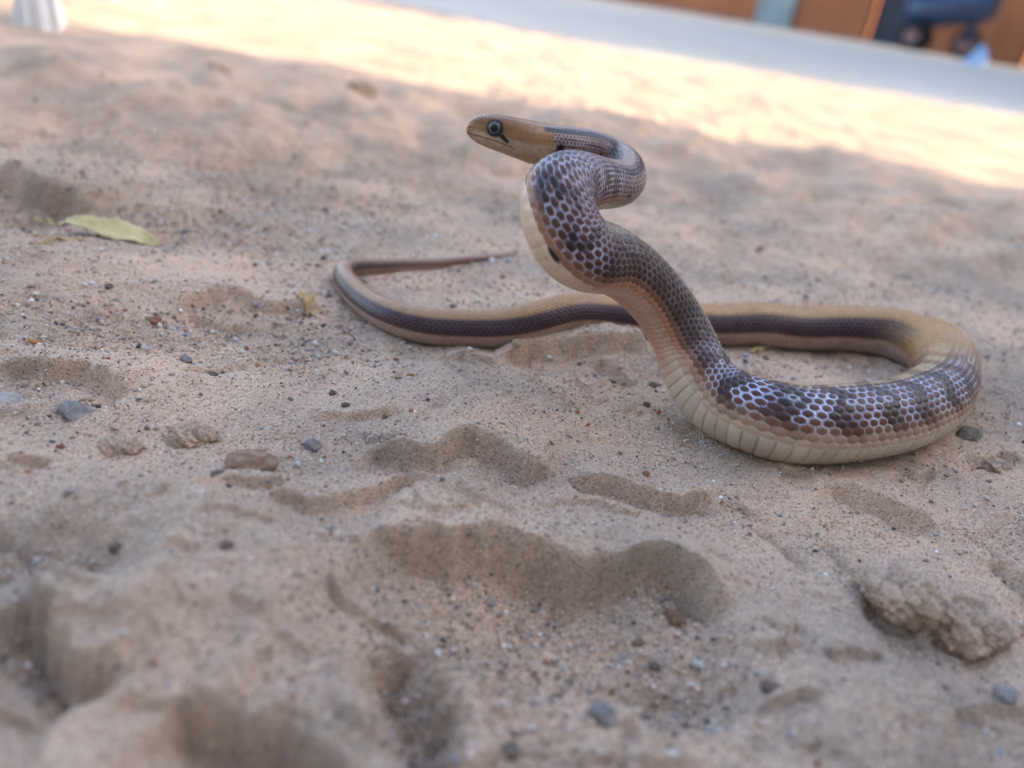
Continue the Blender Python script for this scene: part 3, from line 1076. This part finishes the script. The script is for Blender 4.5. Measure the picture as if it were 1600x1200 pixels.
def pebble(px, py, wpx, colour, flat=.7, label=None, group=None, sink=.36):
    p = gnd(px, py)
    dep = float((p-CP)@FW)
    r = wpx/F_PX*dep/2
    o = bpy.data.objects.new('pebble', random.choice(PM[colour]))
    COL.objects.link(o)
    o.scale = (r, r*random.uniform(.65, .95), r*flat)
    o.rotation_euler = (random.uniform(-.2, .2), random.uniform(-.2, .2), random.uniform(-.5, .5))
    o.location = (p[0], p[1], G1(p[0], p[1])+r*flat*(1-2*sink))
    tag(o, label or 'tiny %s pebble %s' % (colour, where(px, py)), 'pebble', None if label else 'tiny pebbles %s' % where(px, py))
    return o
for a in (
    (243, 490, 20, 'rust red', .7, 'brick-red pebble on the bare sand between the leaf and the tail'),
    (498, 543, 12, 'white', 1.1, 'upright oval white pebble beside the snake tail'),
    (390, 737, 84, 'brown', .42, 'long flat brown stone half buried in the sand'),
    (120, 642, 72, 'slate blue', .55, 'large rounded blue-grey pebble in a gravelly dip'),
    (15, 618, 60, 'pale grey', .6, 'pale grey pebble next to the large blue-grey one'),
    (490, 708, 32, 'slate blue', .7, 'blue-grey pebble behind the long brown stone'),
    (1010, 744, 17, 'rust red', .8, 'small red pebble above the broken sand edge before the coil'),
    (1510, 684, 46, 'dark grey', .45, 'dark flat pebble beside the outer bend of the coil'),
    (945, 1112, 54, 'slate blue', .7, 'large blue-grey pebble in the crumbly foreground hollow'),
    (1105, 1004, 26, 'white', .7, 'white pebble in the gravelly foreground hollow'),
    (1575, 1090, 46, 'slate blue', .5, 'blue-grey pebble on the reddish foreground clump'),
    (50, 527, 24, 'orange', .6, 'orange pebble on the sand below the dry leaf'),
    (1060, 935, 36, 'brown', .8, 'dark brown pebble on the rim of the foreground hollow'),
):
    pebble(*a[:5], label=a[5])
small = [(525, 541, 13, 'white'), (332, 582, 15, 'dark grey'), (292, 556, 22, 'slate blue'), (228, 532, 15, 'white'), (170, 448, 15, 'dark grey'),
         (1076, 687, 9, 'white'), (1096, 692, 14, 'white'), (1126, 714, 9, 'white'), (1195, 564, 12, 'dark grey'), (1458, 452, 14, 'white'),
         (1166, 825, 9, 'white'), (1388, 820, 9, 'white'), (825, 916, 20, 'tan'), (1010, 960, 22, 'brown'), (875, 1062, 26, 'dark grey'),
         (690, 763, 10, 'slate blue'), (930, 586, 9, 'slate blue'), (905, 570, 8, 'dark grey'), (960, 590, 9, 'dark grey'), (805, 556, 18, 'tan'),
         (520, 612, 16, 'dark grey'), (540, 640, 14, 'dark grey'), (620, 598, 14, 'tan'), (640, 595, 12, 'orange'), (95, 700, 14, 'rust red'),
         (600, 660, 12, 'dark grey'), (780, 690, 12, 'white'), (1020, 600, 16, 'dark grey'), (1010, 632, 14, 'dark grey'), (340, 765, 26, 'dark grey'),
         (300, 770, 24, 'dark grey'), (465, 735, 14, 'white'), (180, 860, 26, 'dark grey'), (355, 910, 24, 'dark grey'), (110, 795, 20, 'pale grey'),
         (1200, 1080, 40, 'dark grey'), (800, 1165, 36, 'dark grey'), (780, 885, 22, 'pale grey'), (850, 890, 16, 'pale grey'), (1040, 990, 22, 'dark grey')]
for p in small:
    pebble(*p)
cn = list(PEB)
for i in range(120):
    while True:
        px, py = random.uniform(0, 1600), random.choice((random.uniform(330, 800), random.uniform(330, 800), random.uniform(800, 1200)))
        g_ = gnd(px, py)
        if np.min(np.hypot(POS[:, 0]-g_[0], POS[:, 1]-g_[1])) > .016:
            break
    c_ = random.choices(cn, [3, 3, 2.2, 1.6, 4, 2.5, 4, .6])[0]
    pebble(px, py, random.uniform(4, 7)+7*random.random()**4, c_, random.uniform(.5, .8), sink=.4)

M_CLOD = noise_mat('soil_clod', (.26, .20, .145), (.44, .33, .235), 260, .95, 1.0, 900, .0012)
def clod(px, py, wpx, label, flat=.6, seed=1, yaw=0.0):
    p = gnd(px, py)
    r = wpx/F_PX*float((p-CP)@FW)/2
    bm = bmesh.new()
    bmesh.ops.create_icosphere(bm, subdivisions=5, radius=1)
    co = np.array([v.co[:] for v in bm.verts])
    n1 = fbm(co[:, 0]*1.3+co[:, 2], co[:, 1]*1.3-co[:, 2]*.7, .9, 3, seed, .6)
    n2 = np.abs(fbm(co[:, 0]*1.1-co[:, 2]*.8, co[:, 1]*1.2+co[:, 2]*.9, .26, 3, seed+4, .6))
    for v, a_n, b_n in zip(bm.verts, n1, n2):
        q = np.array(v.co)*(1+.6*a_n+.32*b_n)
        v.co = Vector((q[0]*r, q[1]*r*.7, q[2]*r*flat))
    o = bm_obj('soil_clod', bm, M_SAND, None, True)
    o.location = (p[0], p[1], G1(p[0], p[1])+r*flat*.25)
    o.rotation_euler = (0, 0, yaw)
    tag(o, label, 'clod')
clod(1400, 955, 118, 'crumbly oblong earth clod in the furrow before the coil', .55, 3, -.4)
clod(1500, 990, 104, 'rounder earth clod with a deep shaded underside beside the oblong one', .65, 5, -.3)
clod(300, 684, 62, 'tan sandy clod among the gravel left of the brown stone', .6, 8)
clod(190, 702, 56, 'small tan clod next to the larger gravel clod', .5, 12)
clod(285, 690, 40, 'dark earth lump beside the tan gravel clod', .5, 15)
clod(1560, 730, 40, 'grey earth crumb by the outer bend of the coil', .5, 18)
clod(560, 160, 40, 'far dark earth lump in the shaded footprints', .7, 21)
clod(340, 118, 36, 'far brown earth lump near the sunlit strip', .7, 24)

# ------------------------------------------------------------------ leaf and litter
def leaf(name, pts, widths, lift, mat, label, cat, fold=.25, thick=.00025, curl=0.0):
    """blade along ground points; widths in metres, lift = height over the sand along it"""
    pts = np.array(pts)
    n = 40
    t = np.linspace(0, 1, len(pts))
    tt = np.linspace(0, 1, n)
    cx, cy = np.interp(tt, t, pts[:, 0]), np.interp(tt, t, pts[:, 1])
    wd = np.interp(tt, np.linspace(0, 1, len(widths)), widths)
    lf = np.interp(tt, np.linspace(0, 1, len(lift)), lift)
    dx, dy = np.gradient(cx), np.gradient(cy)
    l_ = np.hypot(dx, dy)
    nx, ny = -dy/l_, dx/l_
    k_ = 11
    vs = []
    gzz = ground_h(cx, cy)
    for i in range(n):
        for j in range(k_):
            a = (j/(k_-1))*2-1
            wob = 1+.12*math.sin(i*1.7)*abs(a)+.08*math.sin(i*.6+j)
            x, y = cx[i]+nx[i]*a*wd[i]*wob, cy[i]+ny[i]*a*wd[i]*wob
            z = gzz[i]+lf[i]+abs(a)*wd[i]*fold+curl*wd[i]*a+.0004*math.sin(i*.5+a*2)
            vs.append((x, y, z))
    top = np.array(vs)
    bot = top-np.array([0, 0, thick])
    f1 = grid_faces(n, k_).tolist()
    f2 = [[q+n*k_ for q in f[::-1]] for f in f1]
    rim = [i*k_ for i in range(n)]+[(n-1)*k_+j for j in range(1, k_)]+[i*k_+k_-1 for i in range(n-2, -1, -1)]+[j for j in range(k_-2, 0, -1)]
    f3 = [[rim[i], rim[(i+1) % len(rim)], rim[(i+1) % len(rim)]+n*k_, rim[i]+n*k_] for i in range(len(rim))]
    o = mesh_obj(name, np.concatenate([top, bot]), f1+f2+f3, mat, None, True)
    tag(o, label, cat)
    return o
def gz(x, y):
    return G1(x, y)
M_LEAF = noise_mat('dry_leaf', (.36, .28, .12), (.60, .49, .24), 90, .55, .4, 900, .0003)
M_STRAW = noise_mat('dry_straw', (.34, .22, .10), (.46, .32, .16), 200, .7)
leaf('dry_leaf', P2((52, 346), (90, 353), (130, 360), (175, 366), (215, 372), (248, 378)), [.0004, .0006, .0012, .0046, .0062, .0056, .0040, .0010],
     [.0075, .0065, .0050, .0036, .0022, .0010], M_LEAF, 'pale yellow-green dry leaf with a thin stalk lying on the sand', 'leaf', .25, .0003, .25)
leaf('dry_leaf', P2((55, 396), (90, 388), (130, 378)), [.0006, .0016, .0020, .0008], [.0008, .001, .0008], M_STRAW,
     'narrow orange-brown dry leaf below the pale leaf', 'leaf', .2)
leaf('dry_leaf', P2((1172, 552), (1190, 547), (1210, 541)), [.0004, .0013, .0010, .0003], [.0010, .0012, .0015], M_LEAF,
     'tiny yellow-green leaf scrap inside the snake coil', 'leaf', .3)
leaf('bark_chip', P2((466, 462), (480, 468), (500, 482)), [.0012, .0020, .0021, .0016], [.0012, .0010, .0006], M_STRAW,
     'small flat tan chip leaning on the sand by the tail', 'chip', .05, .0005, .3)
for name, a, b, lab in (('twig', (527, 498), (556, 522), 'thin dark twig on the sand left of the snake'),
                        ('straw', (464, 500), (476, 462), 'fine pale straw by the tan chip'),
                        ('straw', (985, 606), (1008, 622), 'fine pale straw in the dip beside the raised column')):
    p, q = gnd(*a), gnd(*b)
    pts = [p+(q-p)*t for t in np.linspace(0, 1, 6)]
    pts = [(c[0], c[1], G1(c[0], c[1])+.0006) for c in pts]
    v_, f_ = tube_mesh(pts, [.00022, .0003, .0003, .0003, .00026, .0002] if name == 'twig' else [.00012]*6, 6)
    o = mesh_obj(name, v_, f_, PMAT['brown'] if name == 'twig' else M_STRAW, None, True)
    tag(o, lab, name)

# pale fluff caught on the snout
i0 = int(np.argmin(np.abs(S-.0032)))
vs, fs = [], []
for q in range(26):
    i = i0+int(random.gauss(0, 4))
    i = max(2, i)
    a = random.uniform(-.5, .5)
    p = POS[i]+DOR[i]*UPR[i]*math.cos(a)*.985+LAT[i]*WR[i]*math.sin(a)
    d = DOR[i]+.5*np.array([random.gauss(0, .5) for _ in range(3)])
    d /= np.linalg.norm(d)
    ln = random.uniform(.0004, .0011)
    v_, f_ = tube_mesh([p, p+d*ln*.5, p+d*ln], [.00010, .00008, .00003], 5)
    f_ = [[g+len(vs) for g in f] for f in f_]
    vs += v_.tolist()
    fs += f_
M_FLUFF = noise_mat('white_fluff', (.78, .78, .76), (.85, .85, .84), 100, .5)
fl = mesh_obj('fluff', vs, fs, M_FLUFF, None, True)
tag(fl, 'tiny tuft of white fluff stuck on the snake snout', 'fluff')
